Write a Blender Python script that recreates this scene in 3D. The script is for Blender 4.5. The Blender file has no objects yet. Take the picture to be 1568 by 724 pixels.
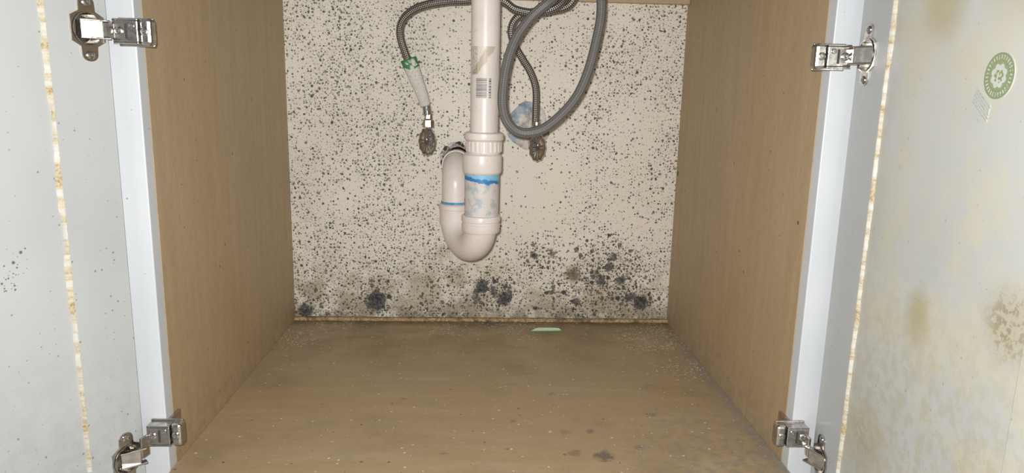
import bpy, math, random, bmesh
from mathutils import Matrix, Vector
random.seed(4)
sc = bpy.context.scene
COL = sc.collection
try:
    sc.view_settings.view_transform = 'Standard'
except Exception:
    pass

# ------------------------------------------------------------------ camera
cam = bpy.data.cameras.new('camera')
co = bpy.data.objects.new('camera', cam)
COL.objects.link(co)
co.location = (-.011, -.797, .442)
co.rotation_euler = (1.3738, -.0221, -.0445)
cam.lens = 24.77
cam.clip_start = .01
sc.camera = co

# ------------------------------------------------------------------ material helper
class Mt:
    def __init__(s, name, rough=.5, metal=0.0, color=None, spec=.5):
        s.m = bpy.data.materials.new(name); s.m.use_nodes = True
        s.t = s.m.node_tree; s.b = s.t.nodes['Principled BSDF']
        s.b.inputs['Roughness'].default_value = rough
        s.b.inputs['Metallic'].default_value = metal
        s.b.inputs['Specular IOR Level'].default_value = spec
        if color: s.b.inputs['Base Color'].default_value = (*color, 1)
        s.tc = s.t.nodes.new('ShaderNodeTexCoord')
        s.P = s.tc.outputs['Object']; s.UV = s.tc.outputs['UV']
    def put(s, sock, v):
        if hasattr(v, 'node'): s.t.links.new(v, sock)
        elif isinstance(v, (tuple, list)):
            sock.default_value = (*v, 1) if (len(v) == 3 and sock.type == 'RGBA') else v
        else: sock.default_value = v
    def math(s, op, a, b=None, c=None, clamp=False):
        n = s.t.nodes.new('ShaderNodeMath'); n.operation = op; n.use_clamp = clamp
        for i, v in enumerate((a, b, c)):
            if v is not None: s.put(n.inputs[i], v)
        return n.outputs[0]
    def mix(s, f, a, b, blend='MIX'):
        n = s.t.nodes.new('ShaderNodeMix'); n.data_type = 'RGBA'; n.blend_type = blend
        s.put(n.inputs[0], f); s.put(n.inputs[6], a); s.put(n.inputs[7], b)
        return n.outputs[2]
    def sep(s, v):
        n = s.t.nodes.new('ShaderNodeSeparateXYZ'); s.put(n.inputs[0], v); return n.outputs
    def comb(s, x=0., y=0., z=0.):
        n = s.t.nodes.new('ShaderNodeCombineXYZ')
        for i, v in enumerate((x, y, z)): s.put(n.inputs[i], v)
        return n.outputs[0]
    def vm(s, op, a, b):
        n = s.t.nodes.new('ShaderNodeVectorMath'); n.operation = op
        s.put(n.inputs[0], a); s.put(n.inputs[1], b)
        return n.outputs['Value'] if op in ('DISTANCE', 'LENGTH') else n.outputs[0]
    def noise(s, v, scale, detail=2., rough=.5, color=False):
        n = s.t.nodes.new('ShaderNodeTexNoise'); s.put(n.inputs['Vector'], v)
        n.inputs['Scale'].default_value = scale; n.inputs['Detail'].default_value = detail
        n.inputs['Roughness'].default_value = rough
        return n.outputs['Color' if color else 'Fac']
    def voro(s, v, scale):
        n = s.t.nodes.new('ShaderNodeTexVoronoi'); n.voronoi_dimensions = '2D'
        s.put(n.inputs['Vector'], v); n.inputs['Scale'].default_value = scale
        return n.outputs['Distance'], n.outputs['Color']
    def ramp(s, v, a, b, lo=0., hi=1.):
        n = s.t.nodes.new('ShaderNodeMapRange'); n.interpolation_type = 'SMOOTHSTEP'
        for i, q in enumerate((v, a, b, lo, hi)): s.put(n.inputs[i], q)
        return n.outputs[0]
    def blobs(s, v2, lst):
        out = None
        for q in lst:
            cx, cy, r, st = q[:4]; soft = q[4] if len(q) > 4 else .5
            sx, sy = (q[5], q[6]) if len(q) > 6 else (1, 1)
            d = s.vm('SUBTRACT', v2, (cx, cy, 0.))
            if (sx, sy) != (1, 1): d = s.vm('MULTIPLY', d, (1/sx, 1/sy, 0.))
            d = s.vm('LENGTH', d, (0., 0., 0.))
            f = s.ramp(d, r*(1-soft), r*(1+soft), st, 0.)
            out = f if out is None else s.math('MAXIMUM', out, f)
        return out
    def spots(s, v2, scale, dens, rmin, rmax, soft=.08):
        d, c = s.voro(v2, scale)
        q = s.sep(c)
        pres = s.math('LESS_THAN', q[0], dens)
        g = s.math('POWER', q[1], 2.2)
        r = s.math('MULTIPLY_ADD', g, rmax-rmin, rmin)
        e = s.math('SUBTRACT', r, d)
        f = s.ramp(e, -soft, soft)
        return s.math('MULTIPLY', f, pres), q[2]
    def bump(s, h, strength, dist=.001):
        n = s.t.nodes.new('ShaderNodeBump'); n.inputs['Strength'].default_value = strength
        n.inputs['Distance'].default_value = dist
        s.put(n.inputs['Height'], h); s.t.links.new(n.outputs[0], s.b.inputs['Normal'])
    def out(s, c): s.put(s.b.inputs['Base Color'], c); return s.m
    def rough(s, v): s.put(s.b.inputs['Roughness'], v)

# ------------------------------------------------------------------ geometry helpers
def mesh_obj(name, verts, faces, mat=None, parent=None, smooth=False, uvs=None):
    me = bpy.data.meshes.new(name); me.from_pydata([tuple(v) for v in verts], [], faces)
    if uvs:
        ul = me.uv_layers.new(name='UVMap')
        i = 0
        for fuv in uvs:
            for c in fuv:
                ul.data[i].uv = c; i += 1
    me.update()
    ob = bpy.data.objects.new(name, me); COL.objects.link(ob)
    if mat: me.materials.append(mat)
    if parent: ob.parent = parent
    if smooth:
        for p in me.polygons: p.use_smooth = True
    return ob

def empty(name, loc=(0, 0, 0), rz=0.):
    e = bpy.data.objects.new(name, None); COL.objects.link(e)
    e.empty_display_size = .02; e.location = loc; e.rotation_euler = (0, 0, rz)
    return e

def box(name, lo, hi, mat, parent=None, bev=0., M=None):
    v = [Vector((x, y, z)) for x in (lo[0], hi[0]) for y in (lo[1], hi[1]) for z in (lo[2], hi[2])]
    if M is not None: v = [M @ q for q in v]
    f = [(0, 1, 3, 2), (4, 6, 7, 5), (0, 4, 5, 1), (2, 3, 7, 6), (0, 2, 6, 4), (1, 5, 7, 3)]
    ob = mesh_obj(name, v, f, mat, parent)
    if bev:
        b = ob.modifiers.new('bevel', 'BEVEL'); b.width = bev; b.segments = 2
    return ob

def axisM(p, d):
    q = Vector(d).normalized().to_track_quat('Z', 'Y')
    return Matrix.Translation(Vector(p)) @ q.to_matrix().to_4x4()

def lathe(name, prof, mat, parent=None, M=None, seg=48, sx=1., sy=1., flute=None, smooth=True, arc=None):
    V = []; F = []; U = []
    a0, a1 = arc if arc else (0, 2*math.pi)
    n = seg+1 if arc else seg
    for (r, z) in prof:
        for i in range(n):
            a = a0+(a1-a0)*i/seg
            k = 1.
            if flute and flute[2] <= z <= flute[3]:
                k = 1+flute[1]*(1 if math.cos(flute[0]*a) > .2 else -1)
            V.append(Vector((r*k*math.cos(a)*sx, r*k*math.sin(a)*sy, z)))
    for j in range(len(prof)-1):
        for i in range(seg):
            i2 = i+1 if arc else (i+1) % seg
            F.append((j*n+i, j*n+i2, (j+1)*n+i2, (j+1)*n+i))
            u0, u1 = i/seg, (i+1)/seg; w0, w1 = j/(len(prof)-1), (j+1)/(len(prof)-1)
            U.append([(u0, w0), (u1, w0), (u1, w1), (u0, w1)])
    if M is not None: V = [M @ v for v in V]
    ob = mesh_obj(name, V, F, mat, parent, smooth, U)
    if smooth:
        try: ob.data.set_sharp_from_angle(angle=math.radians(38))
        except Exception: pass
    return ob

def smoothpath(pts, sub=8):
    P = [Vector(p) for p in pts]; P = [2*P[0]-P[1]]+P+[2*P[-1]-P[-2]]
    out = []
    for i in range(1, len(P)-2):
        a, b, c, d = P[i-1:i+3]
        for k in range(sub):
            t = k/sub
            out.append(.5*((2*b)+(c-a)*t+(2*a-5*b+4*c-d)*t*t+(3*b-a-3*c+d)*t**3))
    out.append(P[-2]); return out

def sweep(name, pts, rad, mat, parent=None, seg=20, sub=8, rf=None, flat=None, sm=True, cap=True):
    P = smoothpath(pts, sub) if sub > 1 else [Vector(p) for p in pts]
    n = len(P); V = []; F = []; U = []
    T = [(P[min(i+1, n-1)]-P[max(i-1, 0)]).normalized() for i in range(n)]
    N = T[0].orthogonal().normalized()
    if flat is not None:
        N = (Vector(flat)-T[0]*T[0].dot(Vector(flat))).normalized()
    L = [0.]
    for i in range(1, n): L.append(L[-1]+(P[i]-P[i-1]).length)
    for i in range(n):
        N = (N-T[i]*T[i].dot(N)).normalized(); B = T[i].cross(N)
        r = rad*(rf(L[i]/L[-1]) if rf else 1)
        k = .5 if flat is not None else 1
        for j in range(seg):
            a = 2*math.pi*j/seg
            V.append(P[i]+N*r*k*math.cos(a)+B*r*math.sin(a))
    for i in range(n-1):
        for j in range(seg):
            j2 = (j+1) % seg
            F.append((i*seg+j, i*seg+j2, (i+1)*seg+j2, (i+1)*seg+j))
            U.append([(j/seg, L[i]), ((j+1)/seg, L[i]), ((j+1)/seg, L[i+1]), (j/seg, L[i+1])])
    if cap:
        F.append(tuple(range(seg-1, -1, -1))); U.append([(0, 0)]*seg)
        F.append(tuple(range((n-1)*seg, n*seg))); U.append([(0, L[-1])]*seg)
    return mesh_obj(name, V, F, mat, parent, sm, U)

def fixn(ob):
    bm = bmesh.new(); bm.from_mesh(ob.data); bmesh.ops.remove_doubles(bm, verts=bm.verts, dist=.0003)
    bmesh.ops.recalc_face_normals(bm, faces=bm.faces); bm.to_mesh(ob.data); bm.free()

def boolcut(ob, cutters):
    fixn(ob)
    for c in cutters:
        fixn(c)
        b = ob.modifiers.new('cut', 'BOOLEAN'); b.operation = 'DIFFERENCE'; b.object = c; b.solver = 'EXACT'
    dg = bpy.context.evaluated_depsgraph_get()
    me = bpy.data.meshes.new_from_object(ob.evaluated_get(dg))
    ob.modifiers.clear(); ob.data = me
    for c in cutters: bpy.data.objects.remove(c)

# ------------------------------------------------------------------ materials
def wood(name, along, across, kind):
    m = Mt(name, .5, spec=.35)
    q = m.sep(m.P)
    ax = {'x': q[0], 'y': q[1], 'z': q[2]}
    a, c = ax[along], ax[across]
    v = m.comb(m.math('MULTIPLY', a, 5.), m.math('MULTIPLY', c, 48.), 0.)
    g = m.noise(v, 1., 4., .6)
    v2 = m.comb(m.math('MULTIPLY', a, 60.), m.math('MULTIPLY', c, 620.), 0.)
    g2 = m.noise(v2, 1., 2., .5)
    v3 = m.comb(m.math('MULTIPLY', a, 2.), m.math('MULTIPLY', c, 9.), 0.)
    g3 = m.noise(v3, 1., 2., .5)
    col = m.mix(m.ramp(g, .25, .75), (.385, .280, .160), (.455, .335, .200))
    col = m.mix(m.ramp(g3, .3, .7, 0., .5), col, (.43, .32, .195))
    col = m.mix(m.ramp(g2, .54, .70, 0., .42), col, (.27, .18, .10))
    col = m.mix(m.ramp(g2, .40, .28, 0., .3), col, (.56, .43, .28))
    flat = m.comb(a, c, 0.)
    if kind == 'floor':
        xy = m.comb(q[0], q[1], 0.)
        wob = m.vm('ADD', xy, m.vm('MULTIPLY', m.vm('SUBTRACT', m.noise(m.P, 14., 3., .6, True), (.5, .5, .5)), (.07, .07, 0.)))
        wob2 = m.vm('ADD', xy, m.vm('MULTIPLY', m.vm('SUBTRACT', m.noise(m.P, 90., 4., .7, True), (.5, .5, .5)), (.03, .03, 0.)))
        col = m.mix(.32, col, (.30, .22, .115))
        # wiped dust streaks
        stv = m.comb(m.math('MULTIPLY', q[0], 5.), m.math('MULTIPLY', q[1], 26.), 0.)
        col = m.mix(m.ramp(m.noise(stv, 1., 5., .65), .48, .72, 0., .28), col, (.47, .40, .29))
        col = m.mix(m.ramp(m.noise(m.P, 7., 5., .65), .50, .72, 0., .35), col, (.20, .15, .08))
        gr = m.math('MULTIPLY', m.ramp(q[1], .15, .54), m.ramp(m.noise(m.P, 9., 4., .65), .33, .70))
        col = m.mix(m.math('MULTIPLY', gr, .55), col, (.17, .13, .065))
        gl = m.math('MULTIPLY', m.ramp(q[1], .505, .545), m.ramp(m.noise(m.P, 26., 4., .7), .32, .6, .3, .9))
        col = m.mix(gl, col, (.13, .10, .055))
        sm = m.blobs(wob, [(.06, .30, .03, .30, .8), (-.30, .40, .03, .25, .8), (.12, .50, .03, .45, .7), (-.2, .53, .03, .3, .8), (.02, .53, .03, .4, .8)])
        col = m.mix(sm, col, (.14, .115, .085))
        sm = m.blobs(wob2, [(.151, .012, .011, .8, .3), (.115, .020, .008, .5, .4), (.145, .080, .006, .6, .5), (.20, .035, .006, .4, .6),
                            (.03, .03, .004, .6, .5), (.11, .075, .006, .35, .5), (.04, .11, .005, .5, .5), (.24, .13, .007, .4, .5), (-.05, .02, .004, .5, .5),
                            (.10, .20, .004, .5, .5), (-.12, .18, .003, .5, .5)])
        col = m.mix(sm, col, (.13, .105, .085))
        ed = m.math('MULTIPLY', m.ramp(m.math('ADD', q[0], m.math('MULTIPLY', m.noise(m.P, 22., 4., .7), .05)), .360, .396), m.ramp(q[1], .50, .35))
        col = m.mix(m.math('MULTIPLY', ed, m.ramp(m.noise(m.P, 160., 3., .7), .35, .6, .25, .9)), col, (.24, .225, .20))
        fr = m.blobs(wob, [(.30, .01, .10, .55, .7), (.33, .10, .06, .4, .7)])
        col = m.mix(m.math('MULTIPLY', fr, m.ramp(m.noise(m.P, 70., 4., .7), .45, .62)), col, (.22, .205, .18))
        dn = m.blobs(wob, [(-.345, .455, .05, .65, .6), (-.07, .505, .05, .5, .7), (.335, .455, .07, .8, .6), (-.30, .53, .06, .4, .7),
                           (.34, .30, .04, .6, .8), (.05, .52, .06, .35, .8)])
        dn = m.math('ADD', dn, .02)
        s1, _ = m.spots(xy, 230., dn, .12, .42, .1)
        col = m.mix(m.math('MULTIPLY', s1, .75), col, (.72, .68, .60))
        s2, _ = m.spots(xy, 90., m.math('MULTIPLY', dn, .6), .06, .22, .06)
        col = m.mix(m.math('MULTIPLY', s2, .6), col, (.72, .68, .60))
        s3, _ = m.spots(m.vm('ADD', xy, (3.1, 1.7, 0.)), 60., .10, .03, .12, .03)
        col = m.mix(m.math('MULTIPLY', s3, .7), col, (.07, .055, .04))
    elif kind == 'side':
        s3, _ = m.spots(flat, 40., .13, .02, .08, .02)
        col = m.mix(m.math('MULTIPLY', s3, .75), col, (.07, .05, .04))
        low = m.math('MULTIPLY', m.ramp(q[2], .09, .0), m.ramp(m.noise(m.P, 60., 4., .7), .4, .62))
        col = m.mix(m.math('MULTIPLY', low, .35), col, (.22, .18, .13))
        bk, _ = m.spots(flat, 120., m.math('MULTIPLY', m.ramp(q[1], .48, .555), .25), .08, .25, .06)
        col = m.mix(m.math('MULTIPLY', bk, .7), col, (.09, .07, .05))
        # two mould dots seen on the right-hand panel (local grain axes: z, y)
        k = m.blobs(flat, [(.302, .545, .005, .9, .3), (.30, .02, .0025, .8, .3)])
        col = m.mix(m.math('MULTIPLY', k, m.ramp(q[0], 0., .1)), col, (.05, .04, .035))
    m.bump(g2, .08, .0004)
    return m.out(col)

wood_side = wood('beech_laminate_vertical', 'z', 'y', 'side')
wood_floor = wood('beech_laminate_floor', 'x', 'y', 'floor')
wood_rail = wood('beech_laminate_rail', 'x', 'z', 'rail')

def make_particle():
    m = Mt('particle_board_edge', .8)
    n = m.noise(m.P, 260., 3., .7)
    c = m.mix(m.ramp(n, .35, .65), (.24, .155, .075), (.50, .36, .20))
    c = m.mix(m.ramp(m.noise(m.P, 40., 3., .6), .48, .62, 0., .75), c, (.09, .065, .04))
    return m.out(c)
particle = make_particle()

def make_wallmat():
    m = Mt('mouldy_white_hardboard', .55, spec=.3)
    q = m.sep(m.P); x, z = q[0], q[2]
    raw = m.comb(x, z, 0.)
    jit = m.vm('MULTIPLY', m.vm('SUBTRACT', m.noise(m.P, 260., 3., .65, True), (.5, .5, .5)), (.0050, .0050, 0.))
    v = m.vm('ADD', raw, jit)
    wob = m.vm('ADD', raw, m.vm('MULTIPLY', m.vm('SUBTRACT', m.noise(m.P, 45., 4., .65, True), (.5, .5, .5)), (.03, .03, 0.)))
    wobf = m.vm('ADD', raw, m.vm('MULTIPLY', m.vm('SUBTRACT', m.noise(m.P, 95., 5., .75, True), (.5, .5, .5)), (.034, .034, 0.)))
    n = m.noise(m.P, 4., 3., .5)
    col = m.mix(m.ramp(n, .3, .7), (.66, .62, .54), (.74, .70, .62))
    col = m.mix(m.ramp(x, -.05, .25, 0., .55), col, (.72, .64, .565))
    nb = m.noise(m.P, 9., 4., .6)
    dl = m.ramp(x, .00, -.18, .0, .42)
    dr = m.math('MULTIPLY', m.ramp(x, .08, .22), m.ramp(z, .22, .42, .18, .34))
    db = m.ramp(z, .19, .05, 0., .40)
    bare = m.blobs(raw, [(.09, .28, .10, .75, .6), (-.02, .20, .06, .4, .6), (-.31, .30, .04, .3, .8)])
    D = m.math('ADD', m.math('ADD', .22, dl), m.math('ADD', dr, db))
    D = m.math('MULTIPLY', D, m.ramp(nb, .30, .62, .30, 1.45))
    D = m.math('MULTIPLY', D, m.math('SUBTRACT', 1., bare))
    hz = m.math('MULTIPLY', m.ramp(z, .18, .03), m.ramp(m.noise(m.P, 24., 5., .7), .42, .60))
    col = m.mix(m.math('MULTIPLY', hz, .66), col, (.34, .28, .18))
    hz3 = m.math('MULTIPLY', m.ramp(D, .3, .8), m.ramp(m.noise(m.P, 60., 5., .7), .45, .62))
    col = m.mix(m.math('MULTIPLY', hz3, .16), col, (.36, .32, .24))
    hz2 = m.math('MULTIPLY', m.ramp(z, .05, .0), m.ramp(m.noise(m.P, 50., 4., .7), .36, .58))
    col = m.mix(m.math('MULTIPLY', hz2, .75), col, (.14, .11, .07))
    patches = m.blobs(wobf, [(-.116, .058, .033, .55, .35), (-.20, .065, .03, .45, .5), (-.055, .09, .02, .45, .3), (.178, .097, .017, .7, .3),
                            (-.02, .03, .03, .55, .4), (.24, .05, .03, .45, .5), (-.08, .14, .014, .4, .4), (.31, .03, .03, .5, .5), (-.27, .04, .02, .45, .5),
                            (-.16, .03, .02, .5, .4), (.10, .05, .02, .4, .5), (-.33, .06, .02, .35, .5)])
    col = m.mix(patches, col, (.32, .255, .17))
    dk = (.060, .062, .046)
    s0, r0 = m.spots(v, 330., m.math('MULTIPLY', D, .75), .10, .34, .14)
    col = m.mix(m.math('MULTIPLY', s0, .50), col, (.18, .16, .11))
    s1, r1 = m.spots(m.vm('ADD', v, (7.3, 2.1, 0.)), 190., m.math('MULTIPLY', D, 1.25), .12, .40, .09)
    col = m.mix(m.math('MULTIPLY', s1, m.ramp(r1, 0., 1., .7, 1.)), col, dk)
    s2, r2 = m.spots(m.vm('ADD', v, (1.3, 5.1, 0.)), 105., m.math('MULTIPLY', D, .80), .08, .29, .05)
    col = m.mix(m.math('MULTIPLY', s2, m.ramp(r2, 0., 1., .7, 1.)), col, dk)
    C = m.blobs(raw, [(.25, .10, .065, .95, .5), (.115, .135, .04, .9, .5), (.02, .06, .04, .9, .5), (.17, .05, .05, .6, .6),
                      (-.21, .045, .035, .8, .5), (.32, .045, .03, .8, .5), (.20, .14, .03, .6, .5), (-.33, .03, .03, .6, .6), (-.10, .03, .04, .45, .6)])
    s3, r3 = m.spots(m.vm('ADD', v, (3.7, 8.2, 0.)), 92., m.math('MULTIPLY', C, .62), .16, .54, .08)
    col = m.mix(m.math('MULTIPLY', s3, m.ramp(r3, 0., 1., .75, 1.)), col, (.050, .050, .045))
    s4, r4 = m.spots(m.vm('ADD', v, (9.7, 4.2, 0.)), 200., m.math('MULTIPLY', C, .9), .15, .5, .1)
    col = m.mix(m.math('MULTIPLY', s4, .9), col, (.06, .058, .045))
    s5, r5 = m.spots(m.vm('ADD', v, (2.2, .4, 0.)), 60., m.ramp(z, .2, .02, 0., .35), .2, .42, .03)
    col = m.mix(m.math('MULTIPLY', s5, .38), col, (.40, .35, .27))
    B = m.blobs(wobf, [(-.208, .038, .019, 1., .2), (-.222, .030, .010, .9, .2), (-.002, .069, .014, 1., .2), (.042, .046, .015, 1., .2), (.022, .060, .009, .9, .25),
                      (.316, .040, .015, 1., .2), (.258, .131, .009, .9, .25), (-.349, .016, .014, .95, .25), (.235, .085, .011, .95, .25),
                      (.184, .041, .009, .9, .25), (.10, .132, .008, .8, .3), (.275, .085, .009, .9, .25), (.296, .052, .010, .9, .25), (.25, .112, .008, .9, .25),
                      (.135, .140, .007, .8, .3), (-.012, .048, .007, .8, .3), (.225, .100, .007, .8, .3), (-.305, .012, .006, .7, .3)])
    bk = m.ramp(m.noise(m.P, 150., 4., .7), .35, .68)
    col = m.mix(B, col, m.mix(bk, (.018, .018, .020), (.13, .13, .125)))
    h = m.blobs(wobf, [(.178, .097, .011, .75, .3)])
    col = m.mix(h, col, (.13, .09, .055))
    return m.out(col)
wallmat = make_wallmat()

def make_paint(name, side):
    m = Mt(name, .42, spec=.35)
    q = m.sep(m.P); s, z = q[0], q[2]
    raw = m.comb(s, z, 0.)
    wob = m.vm('ADD', raw, m.vm('MULTIPLY', m.vm('SUBTRACT', m.noise(m.P, 60., 4., .7, True), (.5, .5, .5)), (.02, .02, 0.)))
    if side == 'R':
        col = m.mix(m.ramp(m.noise(m.P, 5., 3., .5), .3, .7), (.45, .465, .455), (.52, .53, .51))
        col = m.mix(m.ramp(s, .066, .060, 0., .5), col, (.40, .42, .44))
        mot = m.math('MULTIPLY', m.ramp(m.noise(m.P, 11., 5., .62), .42, .64), m.ramp(s, .06, .10))
        col = m.mix(m.math('MULTIPLY', mot, .65), col, (.54, .505, .375))
        low = m.math('MULTIPLY', m.ramp(z, .36, .14), m.ramp(m.noise(m.P, 80., 4., .75), .44, .60))
        low = m.math('MULTIPLY', low, m.ramp(s, .064, .09))
        col = m.mix(m.math('MULTIPLY', low, .50), col, (.40, .375, .275))
        nearb = m.math('MULTIPLY', m.ramp(s, .095, .066), m.ramp(m.noise(m.P, 35., 4., .7), .42, .6))
        col = m.mix(m.math('MULTIPLY', nearb, m.math('MULTIPLY', m.math('GREATER_THAN', s, .065), .5)), col, (.46, .42, .30))
        col = m.mix(m.blobs(wob, [(.172, .255, .019, .68, .7, .9, 1.15), (.150, .53, .03, .55, .6), (.25, .56, .05, .5, .6), (.30, .12, .05, .3, .8), (.11, .10, .04, .35, .7), (.29, .285, .028, .45, .7)]), col, (.38, .325, .17))
        st = m.math('MULTIPLY', m.blobs(raw, [(.290, .285, .022, .8, .7), (.10, .10, .02, .3, .8)]), m.ramp(m.noise(m.P, 200., 3., .7), .46, .58))
        col = m.mix(st, col, (.27, .22, .13))
        sp2, _ = m.spots(raw, 170., m.ramp(z, .5, .1, .02, .08), .05, .18, .05)
        col = m.mix(m.math('MULTIPLY', sp2, .5), col, (.22, .18, .11))
    else:
        col = m.mix(m.ramp(m.noise(m.P, 5., 3., .5), .3, .7), (.43, .45, .455), (.49, .505, .50))
        col = m.mix(m.math('MULTIPLY', m.ramp(z, .25, .05), m.ramp(m.noise(m.P, 60., 4., .7), .42, .62, 0., .25)), col, (.34, .34, .31))
        dn = m.blobs(wob, [(.114, .278, .014, .5, .7), (.125, .262, .010, .8, .5)])
        s1, _ = m.spots(raw, 240., dn, .10, .40, .1)
        col = m.mix(m.math('MULTIPLY', s1, .85), col, (.12, .075, .05))
        s2, _ = m.spots(raw, 130., m.ramp(z, .48, .15, .02, .17), .04, .16, .05)
        col = m.mix(m.math('MULTIPLY', s2, .65), col, (.15, .13, .10))
    sp, _ = m.spots(m.vm('ADD', raw, (4., 3., 0.)), 120., .06, .04, .12, .04)
    col = m.mix(m.math('MULTIPLY', sp, .5), col, (.26, .21, .13))
    return m.out(col)
paintL = make_paint('white_door_paint_left', 'L')
paintR = make_paint('white_door_paint_right', 'R')

def make_frame():
    m = Mt('white_frame_paint', .4, spec=.4)
    q = m.sep(m.P)
    col = m.mix(m.ramp(m.noise(m.P, 8., 3., .5), .3, .7), (.54, .57, .595), (.59, .61, .635))
    raw = m.comb(m.math('ADD', q[0], q[1]), q[2], 0.)
    sp, _ = m.spots(raw, 80., .05, .04, .1, .03)
    col = m.mix(m.math('MULTIPLY', sp, .6), col, (.15, .13, .1))
    return m.out(col)
frame_mat = make_frame()

def make_glue():
    m = Mt('yellowed_crusty_bead', .8)
    q = m.sep(m.P)
    n = m.noise(m.comb(0., 0., q[2]), 38., 4., .7)
    n2 = m.noise(m.P, 420., 3., .7)
    col = m.mix(m.ramp(n, .40, .60), (.60, .60, .55), (.50, .415, .25))
    col = m.mix(m.math('MULTIPLY', m.ramp(n, .45, .62, 0., .9), m.ramp(n2, .46, .58)), col, (.30, .19, .09))
    m.bump(n2, .5, .002)
    return m.out(col)
glue = make_glue()

def make_pvc():
    m = Mt('white_pvc', .33, spec=.5)
    n = m.noise(m.P, 18., 4., .6)
    col = m.mix(m.ramp(n, .3, .7), (.77, .705, .67), (.69, .625, .59))
    col = m.mix(m.ramp(m.noise(m.P, 90., 4., .7), .60, .74, 0., .35), col, (.42, .36, .32))
    return m.out(col)
pvc = make_pvc()

def make_chrome(name, c, r):
    m = Mt(name, r, 1.0)
    n = m.noise(m.P, 160., 3., .6)
    m.rough(m.ramp(n, .3, .7, r*.7, r*1.5))
    return m.out(m.mix(m.ramp(n, .35, .65), c, tuple(.75*k for k in c)))
chrome = make_chrome('chrome', (.62, .63, .64), .09)
nickel = make_chrome('nickel_plated_steel', (.60, .57, .53), .24)
brass = make_chrome('tarnished_brass', (.50, .43, .35), .35)
dark = Mt('dark_recess', .7, color=(.03, .028, .025))
darkm = dark.out(dark.mix(dark.noise(dark.P, 80.), (.02, .02, .018), (.06, .055, .05)))

def make_braid(name, a, b, metal, rough, turns, pitch):
    m = Mt(name, rough, metal)
    q = m.sep(m.UV)
    u = m.math('MULTIPLY', q[0], 2*math.pi*turns); v = m.math('MULTIPLY', q[1], 2*math.pi/pitch)
    s1 = m.math('SINE', m.math('ADD', u, v)); s2 = m.math('SINE', m.math('SUBTRACT', u, v))
    h = m.math('MULTIPLY', s1, s2)
    col = m.mix(m.ramp(h, -.6, .6), a, b)
    m.bump(m.math('MULTIPLY_ADD', h, .5, .5), .6, .0012)
    return m.out(col)
steel_braid = make_braid('stainless_braid', (.05, .047, .043), (.40, .375, .34), .7, .38, 6, .0065)
grey_braid = make_braid('grey_ribbed_plastic', (.115, .11, .105), (.19, .18, .17), 0., .4, 5, .0055)

def make_label():
    m = Mt('worn_blue_label', .5)
    q = m.sep(m.UV)
    w = m.noise(m.P, 55., 4., .65)
    top = m.math('ADD', q[1], m.math('MULTIPLY', m.math('SUBTRACT', w, .5), .30))
    top = m.math('ADD', top, m.math('MULTIPLY', m.math('SUBTRACT', q[0], .5), .14))
    col = m.mix(m.ramp(m.noise(m.P, 70., 4., .7), .48, .62), (.64, .58, .55), (.40, .47, .51))
    col = m.mix(m.ramp(m.noise(m.P, 40., 4., .7), .55, .66, 0., .5), col, (.58, .64, .68))
    col = m.mix(m.ramp(top, .80, .83), col, (.03, .20, .45))
    col = m.mix(m.ramp(top, .90, .93), col, (.22, .50, .70))
    return m.out(col)
label_blue = make_label()

def make_barcode():
    m = Mt('barcode_label', .5)
    q = m.sep(m.UV)
    bars = m.math('GREATER_THAN', m.noise(m.comb(0., m.math('MULTIPLY', q[1], 50.), 0.), 1., 1., .5), .5)
    inx = m.math('MULTIPLY', m.math('GREATER_THAN', q[0], .15), m.math('LESS_THAN', q[0], .58))
    iny = m.math('MULTIPLY', m.math('GREATER_THAN', q[1], .05), m.math('LESS_THAN', q[1], .85))
    f = m.math('MULTIPLY', bars, m.math('MULTIPLY', inx, iny))
    t = m.math('MULTIPLY', m.math('GREATER_THAN', q[0], .66), m.math('LESS_THAN', q[0], .76))
    t = m.math('MULTIPLY', t, m.math('MULTIPLY', iny, m.math('GREATER_THAN', m.noise(m.comb(0., m.math('MULTIPLY', q[1], 25.), 0.), 1., 1.), .5)))
    return m.out(m.mix(m.math('MAXIMUM', f, t), (.70, .66, .62), (.05, .05, .05)))
barcode = make_barcode()

def make_tape():
    m = Mt('torn_brown_tape', .45)
    q = m.sep(m.UV)
    e = m.math('ADD', m.math('SUBTRACT', q[0], m.math('MULTIPLY', q[1], .7)), m.math('MULTIPLY', m.noise(m.P, 60., 4., .65), .5))
    col = m.mix(m.ramp(e, .20, .26), (.70, .64, .59), (.52, .45, .36))
    col = m.mix(m.ramp(e, .55, .62), col, (.71, .65, .60))
    t = m.math('MULTIPLY', m.math('GREATER_THAN', m.noise(m.comb(m.math('MULTIPLY', q[0], 60.), m.math('MULTIPLY', q[1], 22.), 0.), 1., 1.), .54), m.math('LESS_THAN', q[0], .30))
    col = m.mix(m.math('MULTIPLY', t, .75), col, (.08, .07, .06))
    return m.out(col)
tape = make_tape()

def make_tag():
    m = Mt('paper_hose_tag', .6)
    q = m.sep(m.UV)
    v = q[1]
    tx = m.math('GREATER_THAN', m.noise(m.comb(m.math('MULTIPLY', q[0], 30.), m.math('MULTIPLY', v, 420.), 0.), 1., 1.), .55)
    col = m.mix(m.math('MULTIPLY', tx, .45), (.60, .58, .54), (.28, .30, .27))
    g = m.math('LESS_THAN', m.math('ADD', v, m.math('MULTIPLY', m.noise(m.P, 150.), .008)), .022)
    col = m.mix(m.math('MULTIPLY', g, m.ramp(m.noise(m.P, 120.), .40, .5)), col, (.04, .20, .06))
    return m.out(col)
tag = make_tag()

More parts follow.
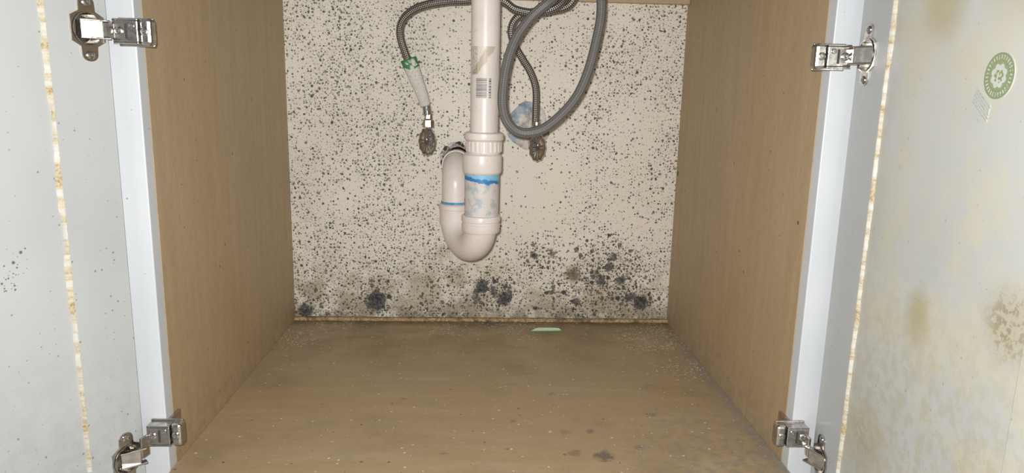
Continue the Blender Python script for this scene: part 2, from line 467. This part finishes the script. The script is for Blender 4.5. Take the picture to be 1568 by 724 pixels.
# ------------------------------------------------------------------ room shell
fl = Mt('kitchen_floor_tile', .5)
def kfloor():
    m = fl
    br = m.t.nodes.new('ShaderNodeTexBrick'); m.put(br.inputs['Vector'], m.P); br.offset = 0
    br.inputs['Scale'].default_value = 1.; br.inputs['Brick Width'].default_value = .3; br.inputs['Row Height'].default_value = .3
    br.inputs['Mortar Size'].default_value = .004
    br.inputs['Color1'].default_value = (.42, .39, .34, 1); br.inputs['Color2'].default_value = (.46, .43, .38, 1); br.inputs['Mortar'].default_value = (.2, .19, .17, 1)
    return m.out(br.outputs['Color'])
box('floor', (-1.6, -1.8, -.14), (1.6, .70, -.12), kfloor())
pl = Mt('wall_plaster', .8)
plm = pl.out(pl.mix(pl.ramp(pl.noise(pl.P, 30., 4., .6), .3, .7), (.50, .44, .37), (.62, .56, .48)))
box('wall_back', (-1.6, .600, -.12), (1.6, .66, 1.4), plm)

# ------------------------------------------------------------------ cabinet
cab = empty('sink_base_cabinet')
box('side_panel_left', (-.386, 0, -.12), (-.370, .597, .70), wood_side, cab)
box('side_panel_right', (.3725, 0, -.12), (.3885, .597, .70), wood_side, cab)
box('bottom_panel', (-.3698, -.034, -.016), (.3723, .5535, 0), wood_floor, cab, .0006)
back = box('back_panel', (-.3698, .554, -.10), (.3723, .560, .70), wallmat, cab)
def prism(name, cx, cz, rx, rz, seed, jag):
    rnd = random.Random(seed); n = 40; V = []
    ph = [rnd.uniform(0, 6.28) for _ in range(5)]
    for y in (.50, .58):
        for i in range(n):
            a = 2*math.pi*i/n
            k = 1+jag*sum(math.sin((j+2)*a+ph[j]) for j in range(5))/3
            V.append((cx+rx*k*math.cos(a), y, cz+rz*k*math.sin(a)))
    F = [tuple(range(n))[::-1], tuple(range(n, 2*n))]+[(i, (i+1) % n, n+(i+1) % n, n+i) for i in range(n)]
    return mesh_obj(name, V, F)
c1 = prism('c1', .080, .387, .039, .045, 3, .10); c2 = prism('c2', -.053, .320, .0315, .0315, 5, .07)
c3 = prism('c3', -.107, .363, .0125, .0125, 6, .05)
boolcut(back, [c1, c2, c3])
box('back_hanging_rail', (-.3698, .541, .614), (.3723, .5538, .70), wood_rail, cab, .0005)
box('back_cleat', (-.3698, .545, .0003), (.3723, .5538, .0065), particle, cab, .0004)
box('frame_stile_left', (-.410, -.019, -.03), (-.3703, -.0003, .70), frame_mat, cab, .0012)
box('frame_stile_right', (.3728, -.019, -.03), (.412, -.0003, .70), frame_mat, cab, .0012)
box('frame_rail_top', (-.3702, -.0185, .655), (.3727, -.0006, .70), frame_mat, cab, .001)
box('frame_rail_bottom', (-.3702, -.0185, -.055), (.3727, -.0006, -.0165), frame_mat, cab, .001)
box('toe_kick', (-.3695, .05, -.1195), (.372, .064, -.0165), frame_mat, cab)

# sink basin above (pipes hang from it)
sk = Mt('brushed_sink_steel', .3, 1.); skm = sk.out(sk.mix(sk.noise(sk.comb(0., sk.sep(sk.P)[1], 0.), 300.), (.5, .5, .5), (.65, .65, .64)))
sink = empty('sink_basin')
box('basin_bowl', (-.30, .06, .672), (.30, .402, .83), skm, sink, .03)
lathe('strainer_flange', [(0, .659), (.034, .659), (.037, .664), (.037, .674)], skm, sink, Matrix.Translation((-.003, .36, 0)))

# ------------------------------------------------------------------ doors
def door(name, origin, ang, sg, mat, zs):
    """local x=from hinge edge, inner face y=0, slab to sg*0.019"""
    e = empty(name, origin, ang)
    W, z0, z1, T, st = .375, -.026, .665, .019, .065
    y0, y1 = sorted((0., sg*T))
    o = box('hinge_stile', (0, y0, z0), (st, y1, z1), mat, e)
    cut = []
    for i, z in enumerate(zs):
        M = axisM((.0225, -sg*.004, z), (0, sg, 0))
        cut.append(lathe('k%d' % i, [(0.0001, 0), (.0172, 0), (.0172, .016), (.0001, .016)], None, None, M, 32))
    o.parent = None
    boolcut(o, cut)
    o.parent = e
    b = o.modifiers.new('bevel', 'BEVEL'); b.width = .0012; b.segments = 2; b.limit_method = 'ANGLE'; b.angle_limit = 1.2
    box('free_stile', (W-st, y0, z0), (W, y1, z1), mat, e, .001)
    box('top_rail', (st+.0002, y0, z1-st), (W-st-.0002, y1, z1), mat, e, .001)
    box('bottom_rail', (st+.0002, y0, z0), (W-st-.0002, y1, z0+st), mat, e, .001)
    p0, p1 = sorted((sg*.0030, sg*.012))
    box('recessed_panel', (st-.004, p0, z0+st-.004), (W-st+.004, p1, z1-st+.004), mat, e)
    rnd = random.Random(len(name)*7+(1 if sg > 0 else 0)); V = []; F = []; n = 300
    w = .0018
    for i in range(n+1):
        z = z0+st+(z1-z0-2*st)*i/n
        w = min(.0038, max(.0006, w+rnd.uniform(-.0008, .0008))); w2 = .0009*rnd.random()
        V += [(st-.0004-w2, -sg*.0003, z), (st+.0004, -sg*.0001, z), (st+w*.8, sg*.0020, z), (st+w+.0004, sg*.0032, z)]
    for i in range(n):
        for j in range(3):
            a = i*4+j; F.append((a, a+1, a+5, a+4))
    mesh_obj('panel_bead', V, F, glue, e, True)
    return e
doorL = door('cabinet_door', (-.392, -.032, 0), math.radians(245), -1, paintL, (.498, .033))
doorR = door('cabinet_door', (.395, -.032, 0), math.radians(-94), 1, paintR, (.492, .031))
bpy.context.view_layer.update()

SC = .2355
def make_sticker():
    m = Mt('green_round_sticker_print', .4)
    q = m.sep(m.P)
    s = m.math('SUBTRACT', q[0], SC); z = m.math('SUBTRACT', q[2], .465)
    r = m.math('SQRT', m.math('ADD', m.math('MULTIPLY', s, s), m.math('MULTIPLY', z, z)))
    a = m.math('ARCTAN2', z, s)
    g = (.23, .28, .15); w = (.52, .55, .49)
    ring = m.math('MULTIPLY', m.math('GREATER_THAN', r, .0108), m.math('LESS_THAN', r, .0174))
    txt = m.math('MULTIPLY', m.math('GREATER_THAN', m.math('SINE', m.math('MULTIPLY', a, 30.)), .1),
                 m.math('MULTIPLY', m.math('GREATER_THAN', r, .0124), m.math('LESS_THAN', r, .0156)))
    txt = m.math('MULTIPLY', txt, m.math('GREATER_THAN', m.noise(m.P, 1100., 1.), .45))
    col = m.mix(ring, w, g); col = m.mix(txt, col, w)
    lobes = m.math('ADD', .0076, m.math('MULTIPLY', m.math('ABSOLUTE', m.math('SINE', m.math('MULTIPLY', a, 4.))), .0018))
    fin = m.math('LESS_THAN', r, .0108)
    fl_ = m.math('MULTIPLY', m.math('GREATER_THAN', r, lobes), fin)
    col = m.mix(m.math('MULTIPLY', fl_, .9), col, g)
    tree = m.math('MULTIPLY', m.math('LESS_THAN', r, .0055), m.math('GREATER_THAN', m.noise(m.P, 420., 2.), .5))
    col = m.mix(tree, col, g)
    return m.out(col)
stk = make_sticker()
V = [(SC+.018*math.cos(2*math.pi*i/64), .0024, .465+.018*math.sin(2*math.pi*i/64)) for i in range(64)]
V += [(x, .0029, z) for (x, y, z) in V]
F = [tuple(range(64)), tuple(range(127, 63, -1))]+[(i, (i+1) % 64, 64+(i+1) % 64, 64+i) for i in range(64)]
mesh_obj('round_green_sticker', V, F, stk, doorR)
def make_txt():
    m = Mt('faint_text_label', .35)
    q = m.sep(m.P)
    u = m.math('ADD', m.math('MULTIPLY', q[0], .80), m.math('MULTIPLY', q[2], -.60)); v = m.math('ADD', m.math('MULTIPLY', q[0], .60), m.math('MULTIPLY', q[2], .80))
    ln = m.math('GREATER_THAN', m.math('SINE', m.math('MULTIPLY', v, 2600.)), .2)
    t = m.math('MULTIPLY', ln, m.math('GREATER_THAN', m.noise(m.comb(m.math('MULTIPLY', u, 1200.), m.math('MULTIPLY', v, 414.), 0.), 1., 1.), .5))
    return m.out(m.mix(m.math('MULTIPLY', t, .6), (.475, .495, .465), (.22, .25, .18)))
txm = make_txt()
def quadlabel(name, pts, mat, par, y0=.0024, y1=.0029):
    V = [(s, y0, z) for s, z in pts]+[(s, y1, z) for s, z in pts]
    mesh_obj(name, V, [(0, 1, 2, 3), (7, 6, 5, 4), (0, 4, 5, 1), (1, 5, 6, 2), (2, 6, 7, 3), (3, 7, 4, 0)], mat, par)
quadlabel('faded_text_label', [(.211, .458), (.231, .443), (.229, .430), (.207, .444)], txm, doorR)

# ------------------------------------------------------------------ hinges
def beam(name, p, q, w, t, mat, par, bev=.001):
    p = Vector(p); q = Vector(q); d = q-p; L = d.length
    ang = math.atan2(d.y, d.x)
    M = Matrix.Translation(p) @ Matrix.Rotation(ang, 4, 'Z')
    return box(name, (0, -t/2, -w/2), (L, t/2, w/2), mat, par, bev, M)

def screw(name, p, d, r, par):
    M = axisM(p, d)
    lathe(name, [(r*1.0, 0), (r, .0006), (r*.8, .0013), (r*.45, .0014), (r*.4, .0002), (.0001, .0001)], nickel, par, M, 24)

def hinge(sign, dobj, zc, zb, sg):
    e = empty('cabinet_hinge')
    D = dobj.matrix_world.copy()
    nin = -sg
    n = 14; V = []; outl = []
    for i in range(n+1):
        a = math.pi*i/n; outl.append((.0225+.0085*math.cos(a), .0250+.0065*math.sin(a)))
    outl2 = [(2*.0225-x, -z) for x, z in outl]
    poly = [(.0315, .017)]+outl+[(.0135, .017), (.0045, .012), (.0045, -.012), (.0135, -.017)]+outl2+[(.0315, -.017), (.0405, -.012), (.0405, .012)]
    N = len(poly); V = []
    for y in (.0002, .0016):
        for (x, z) in poly: V.append(D @ Vector((x, nin*y, zc+z)))
    circ = []
    for (x, z) in poly:
        a = math.atan2(z, x-.0225); circ.append((.0225+.0160*math.cos(a), .0160*math.sin(a)))
    for y in (.0002, .0016):
        for (x, z) in circ: V.append(D @ Vector((x, nin*y, zc+z)))
    F = []
    for i in range(N):
        j = (i+1) % N
        F += [(N+i, N+j, 3*N+j, 3*N+i), (i, j, N+j, N+i), (2*N+i, 3*N+i, 3*N+j, 2*N+j), (i, 2*N+i, 2*N+j, j)]
    mesh_obj('cup_plate', V, F, nickel, e)
    M = D @ axisM((.0225, nin*.0016, zc), (0, -nin, 0))
    lathe('cup_bowl', [(.0168, -.0006), (.0165, -.0010), (.0155, -.0008), (.0150, .0005), (.0148, .0095), (.0135, .0115), (.0001, .0118)], nickel, e, M, 40)
    for k in (1, -1):
        p = D @ Vector((.0225, nin*.0017, zc+k*.0255)); dd = (D.to_3x3() @ Vector((0, nin, 0)))
        screw('ear_screw_%d' % (1 if k > 0 else 2), p, dd, .0042, e)
    pc = D @ Vector((.027, -nin*.004, zc)); pm = D @ Vector((.012, nin*.010, zc))
    pm.z = zc; mid = Vector((sign*.3845, -.0355, (zc+zb)/2))
    beam('arm_inner', (pc.x, pc.y, zc), (pm.x, pm.y, zc), .018, .0022, nickel, e)
    for k in (1, -1):
        a = D @ Vector((.029, -nin*.002, zc)); b = D @ Vector((.006, nin*.011, zc))
        beam('arm_cheek_%d' % (1 if k > 0 else 2), (a.x, a.y, zc+k*.0085), (b.x, b.y, zc+k*.0085), .0018, .008, nickel, e, .0004)
    beam('arm_link', (pm.x, pm.y, (zc+zb)/2), (mid.x, mid.y, (zc+zb)/2), .015+abs(zc-zb)*.5, .003, nickel, e)
    x0 = sign*.386; x1 = sign*.3500
    lo, hi = min(x0, x1), max(x0, x1)
    box('clip_base', (lo, -.0225, zb-.0145), (hi, -.0194, zb+.0145), nickel, e, .001)
    xa, xb = sorted((sign*.3855, sign*.3600))
    box('clip_cover', (xa, -.0365, zb-.0105), (xb, -.0345, zb+.0105), nickel, e, .0008)
    for k in (1, -1):
        box('clip_cheek_%d' % (1 if k > 0 else 2), (xa, -.0365, zb+k*.0115-.0009), (xb, -.0222, zb+k*.0115+.0009), nickel, e, .0005)
    xa, xb = sorted((sign*.3600, sign*.3475))
    box('clip_nose', (xa, -.0345, zb-.0135), (xb, -.0200, zb+.0135), nickel, e, .0035)
    xw = sorted((sign*.3700, sign*.3665))
    dx = 0 if sign < 0 else .0022
    box('wrap_leg', (xw[0]+dx, -.0215, zb-.012), (xw[1]+dx, .012, zb+.012), nickel, e, .0006)
    screw('clip_screw_1', (sign*.3790, -.0366, zb), (0, -1, 0), .0045, e)
    screw('clip_screw_2', (sign*.3660, -.0366, zb+.0055), (0, -1, 0), .0028, e)
    screw('clip_screw_3', (sign*.3540, -.0346, zb), (0, -1, 0), .0042, e)
    box('clip_slot', (sign*.3715-.0012, -.0368, zb-.0075), (sign*.3715+.0012, -.0362, zb+.0075), darkm, e)
    return e
hinge(-1, doorL, .498, .498, -1)
hinge(-1, doorL, .033, .052, -1)
hinge(1, doorR, .492, .491, 1)
hinge(1, doorR, .031, .050, 1)

# ------------------------------------------------------------------ PVC drain
dp = empty('pvc_drain_p_trap')
A = Matrix.Translation((-.0035, .36, 0))
lathe('tailpiece', [(.0230, .659), (.0228, .37)], pvc, dp, A, 64)
lathe('slip_nut_upper', [(.0232, .3835), (.0290, .3835), (.0318, .3815), (.0325, .377), (.0320, .372), (.0290, .3695), (.0275, .368),
                         (.0275, .351), (.0262, .3495), (.0258, .347)], pvc, dp, A, 96)
lathe('nut_ribs', [(.0270, .369), (.0292, .3685), (.0292, .3525), (.0270, .352)], pvc, dp, A, 192, flute=(22, .012, .3, .4))
B = Matrix.Translation((-.0062, .36, 0))
lathe('union_collar', [(.0255, .352), (.0285, .3485), (.0318, .3465), (.0323, .344), (.0323, .321), (.0312, .3175), (.0284, .3155),
                       (.0282, .248), (.0282, .2440)], pvc, dp, B, 64)
lathe('lower_slip_nut', [(.0284, .2475), (.0315, .2465), (.0324, .244), (.0324, .2375), (.0306, .2365), (.0306, .2335), (.0320, .2325), (.0318, .2215), (.0300, .2185), (.0270, .218)], pvc, dp,
      Matrix.Translation((-.0070, .36, 0)), 64)
p0 = Vector((-.0070, .36, .232)); p1 = Vector((-.0525, .445, .232))
c = (p0+p1)/2; R_ = (p1-p0).length/2; hd = (p0-p1).normalized()
U = [p0+Vector((0, 0, .012))]
for i in range(25):
    a = math.pi*i/24
    U.append(c+hd*R_*math.cos(a)-Vector((0, 0, 1))*R_*math.sin(a)*.95)
U.append(p1+Vector((0, 0, .02)))
sweep('u_bend', U, .0268, pvc, dp, 48, 2)
C1 = Matrix.Translation((-.0525, .445, 0))
lathe('rear_slip_nut', [(.0235, .2535), (.0270, .2525), (.0290, .250), (.0290, .2435), (.0278, .2425), (.0278, .2165), (.0255, .214)], pvc, dp, C1, 64)
bl = Mt('blue_primer', .5); blm = bl.out(bl.mix(bl.ramp(bl.noise(bl.P, 60.), .4, .6), (.03, .22, .42), (.10, .35, .52)))
lathe('primer_ring', [(.0238, .2570), (.0252, .2565), (.0252, .2530), (.0238, .2528)], blm, dp, C1, 48)
E = [Vector((-.0525, .445, .235)), Vector((-.0525, .445, .262))]
for i in range(13):
    a = math.pi/2*i/12
    E.append(Vector((-.0525, .445+.036*(1-math.cos(a)), .281+.036*math.sin(a))))
E += [Vector((-.0525, .52, .317)), Vector((-.0525, .596, .317))]
sweep('trap_elbow', E, .0238, pvc, dp, 48, 2)
lathe('elbow_hub', [(.0240, 0), (.0262, .001), (.0262, .022), (.0240, .023)], pvc, dp, axisM((-.0525, .486, .317), (0, 1, 0)), 48)
rnd = random.Random(2); V = []; F = []; n = 60
for i in range(n):
    a = 2*math.pi*i/n
    for (r, y) in ((.0250, .545), (.028+.003*rnd.random(), .550+.003*rnd.random()), (.031+.005*rnd.random(), .5515)):
        V.append((-.0525+r*math.cos(a), y, .320+r*math.sin(a)))
for i in range(n):
    j = (i+1) % n
    for k in range(2): F.append((i*3+k, j*3+k, j*3+k+1, i*3+k+1))
slv = Mt('torn_black_sleeve', .35); sln = slv.ramp(slv.noise(slv.P, 120., 3., .6), .48, .58)
mesh_obj('torn_wall_sleeve', V, F, slv.out(slv.mix(sln, (.03, .03, .03), (.5, .47, .44))), dp)
h = -math.pi/2
def arc(name, r, z0, z1, a0, a1, mat, M):
    lathe(name, [(r, z0+(z1-z0)*i/8) for i in range(9)], mat, dp, M, 40, arc=(h+math.radians(a0), h+math.radians(a1)))
arc('blue_label', .0286, .2485, .3155, -78, 74, label_blue, B)
arc('barcode_sticker', .02325, .436, .474, -52, 50, barcode, A)
arc('brown_tape', .02325, .474, .517, -62, 40, tape, A)
rd = Mt('red_sticker', .5); rdm = rd.out(rd.mix(rd.ramp(rd.noise(rd.P, 200.), .45, .6), (.5, .06, .05), (.65, .5, .45)))
arc('red_mark', .0288, .263, .276, -78, -70, rdm, B)

# ------------------------------------------------------------------ shutoff valves
def valve(x, zc, side):
    e = empty('shutoff_valve')
    zb = zc+.002
    lathe('stub_pipe', [(.0075, 0), (.0075, .094)], brass, e, axisM((x, .50, zb), (0, 1, 0)), 24)
    lathe('valve_body', [(.0001, 0), (.0085, .0005), (.0098, .004), (.0098, .020), (.0120, .021), (.0120, .034), (.0090, .035), (.0078, .042)], chrome, e,
          axisM((x, .484, zb), (0, 1, 0)), 32)
    lathe('compression_nut', [(.0078, 0), (.0125, .001), (.0125, .011), (.0078, .012)], chrome, e, axisM((x, .523, zb), (0, 1, 0)), 6, smooth=False)
    lathe('outlet', [(.0068, 0), (.0068, .024)], chrome, e, axisM((x, .502, zb), (0, .03, 1)), 24)
    lathe('hose_nut', [(.0070, 0), (.0098, .001), (.0098, .013), (.0080, .0145), (.0068, .016), (.0066, .026), (.0058, .027)], brass if side < 0 else chrome, e,
          axisM((x, .5025, zb+.018), (0, .03, 1)), 6 if side < 0 else 12, smooth=side > 0)
    # tapered metal handle: oval face with raised cross ribs
    V = []; F = []
    prof = [(.0001, -.0052), (.0045, -.0050), (.0070, -.0032), (.0120, -.0022), (.0190, -.0010), (.0238, .0015), (.0252, .0055), (.0232, .010), (.012, .0125), (.0062, .0135), (.0060, .018)]
    seg = 96
    for r, z in prof:
        for i in range(seg):
            a = 2*math.pi*i/seg
            k = 1+(.035*math.cos(12*a) if r > .018 else 0)
            dz = -.0016*max(0, math.cos(4*a))*(1 if .006 < r < .024 and z < .003 else 0)
            V.append(Vector((x+r*k*math.cos(a)*.62, .466+z+dz, zc-.003+r*k*math.sin(a))))
    for j in range(len(prof)-1):
        for i in range(seg):
            i2 = (i+1) % seg; F.append((j*seg+i, j*seg+i2, (j+1)*seg+i2, (j+1)*seg+i))
    mesh_obj('oval_handle', V, F, chrome, e, True)
    lathe('handle_screw', [(.0001, -.0012), (.0030, -.001), (.0038, .0005), (.0038, .002)], darkm, e, axisM((x, .4605, zc-.003), (0, 1, 0)), 24)
    return e
valve(-.104, .362, -1)
valve(.093, .355, 1)
wo = empty('wall_opening_patch')
lathe('sleeve_ring', [(.0175, 0), (.0205, .001), (.0205, .030), (.0175, .030)], plm, wo, axisM((.092, .564, .360), (0, 1, 0)), 32)
pt = Mt('blue_grey_patch_film', .5); ptn = pt.ramp(pt.noise(pt.P, 70., 4., .6), .40, .58)
ptq = pt.sep(pt.P)
ptf = pt.math('MULTIPLY', pt.ramp(pt.math('SUBTRACT', ptq[0], pt.math('MULTIPLY', ptq[2], .5)), -.105, -.125), pt.ramp(pt.noise(pt.P, 45., 3., .6), .40, .48))
ptm = pt.out(pt.mix(ptf, pt.mix(ptn, (.36, .31, .27), (.60, .54, .48)), pt.mix(ptn, (.14, .18, .22), (.30, .36, .42))))
V = []; F = []; n = 14; rnd = random.Random(9)
for j in range(n+1):
    for i in range(n+1):
        V.append((.030+.100*i/n, .562+.007*rnd.random(), .330+.115*j/n))
for j in range(n):
    for i in range(n):
        a = j*(n+1)+i; F.append((a, a+1, a+n+2, a+n+1))
mesh_obj('crumpled_film', V, F, ptm, wo, True)

# ------------------------------------------------------------------ hoses
def mm(l): return [(a/1000, b/1000, c/1000) for a, b, c in l]
h1 = empty('braided_supply_hose')
LH = mm([(-105, 503, 404), (-108, 505, 418), (-116, 500, 446), (-131, 495, 480), (-142, 490, 508), (-151, 480, 540), (-146, 470, 564), (-127, 460, 581), (-101, 450, 590),
         (-68, 440, 595), (-40, 430, 596), (-8, 422, 598), (25, 415, 594), (46, 410, 581), (79, 410, 577), (111, 412, 586), (129, 420, 607), (135, 432, 640), (135, 436, 664)])
sweep('hose_body', LH, .0068, steel_braid, h1, 20, 8)
sweep('paper_tag', mm([(-138, 488, 502), (-128, 492.5, 475), (-116, 497.5, 444), (-109, 502, 421)]), .0145, tag, h1, 24, 8, rf=lambda t: 1-.36*t, flat=(0, 1, 0))
lathe('ferrule', [(.0066, 0), (.0078, .001), (.0078, .016), (.0066, .017)], chrome, h1, axisM((-.1052, .503, .404), (-.12, .06, 1)), 24)
h2 = empty('braided_supply_hose')
RH = mm([(93, 503, 378), (91, 505, 390), (91, 500, 422), (89, 495, 457), (78, 490, 485), (63, 485, 507), (49, 480, 529), (42, 475, 550), (46, 470, 568), (60, 465, 580), (88, 460, 585),
         (115, 450, 587), (136, 445, 594), (147, 440, 610), (152, 440, 640), (152, 440, 664)])
sweep('hose_body', RH, .0068, steel_braid, h2, 20, 8)
lathe('ferrule', [(.0066, 0), (.0078, .001), (.0078, .016), (.0066, .017)], chrome, h2, axisM((.0925, .503, .380), (0, .03, 1)), 24)
h3 = empty('dishwasher_drain_hose')
GH = mm([(112, 425, 668), (112, 395, 632), (105, 365, 599), (93, 355, 586), (69, 350, 565), (46, 340, 534), (32, 330, 498), (25, 322, 458), (25, 322, 423), (35, 323, 398), (57, 330, 385), (89, 335, 391),
         (120, 340, 415), (145, 345, 446), (162, 350, 487), (173, 355, 533), (179, 360, 569), (179, 370, 602), (176, 410, 640), (172, 425, 668)])
sweep('hose_body', GH, .0079, grey_braid, h3, 24, 10)

# ------------------------------------------------------------------ paper scrap on the floor
def make_scrap():
    m = Mt('green_white_paper', .6); q = m.sep(m.P)
    f2 = m.math('LESS_THAN', m.math('SUBTRACT', q[1], m.math('MULTIPLY', q[0], .06)), .4790)
    f3 = m.math('GREATER_THAN', q[2], .0056)
    col = m.mix(f2, (.66, .66, .56), (.10, .24, .06))
    return m.out(m.mix(f3, col, (.10, .24, .06)))
top = [(.086, .480, .001), (.154, .484, .001), (.146, .494, .0055), (.118, .500, .0075), (.102, .493, .005)]
V = top+[(x, y, z-.0006) for x, y, z in top]
V = [(x, y, max(z, .0003)) for x, y, z in V]
mesh_obj('paper_label_scrap', V, [(0, 1, 2, 3, 4), (9, 8, 7, 6, 5)]+[(i, (i+1) % 5, 5+(i+1) % 5, 5+i) for i in range(5)], make_scrap())

# ------------------------------------------------------------------ lights
def area(name, loc, target, size, power, col):
    l = bpy.data.lights.new(name, 'AREA'); l.size = size; l.energy = power; l.color = col
    o = bpy.data.objects.new(name, l); COL.objects.link(o); o.location = loc
    o.rotation_euler = (Vector(target)-Vector(loc)).to_track_quat('-Z', 'Y').to_euler()
    return o
area('phone_flash', (-.03, -.80, .465), (0, .554, .20), .02, 11.2, (1, .98, .95))
w = bpy.data.worlds.new('world'); sc.world = w; w.use_nodes = True
w.node_tree.nodes['Background'].inputs[0].default_value = (.85, .92, 1, 1)
w.node_tree.nodes['Background'].inputs[1].default_value = .13
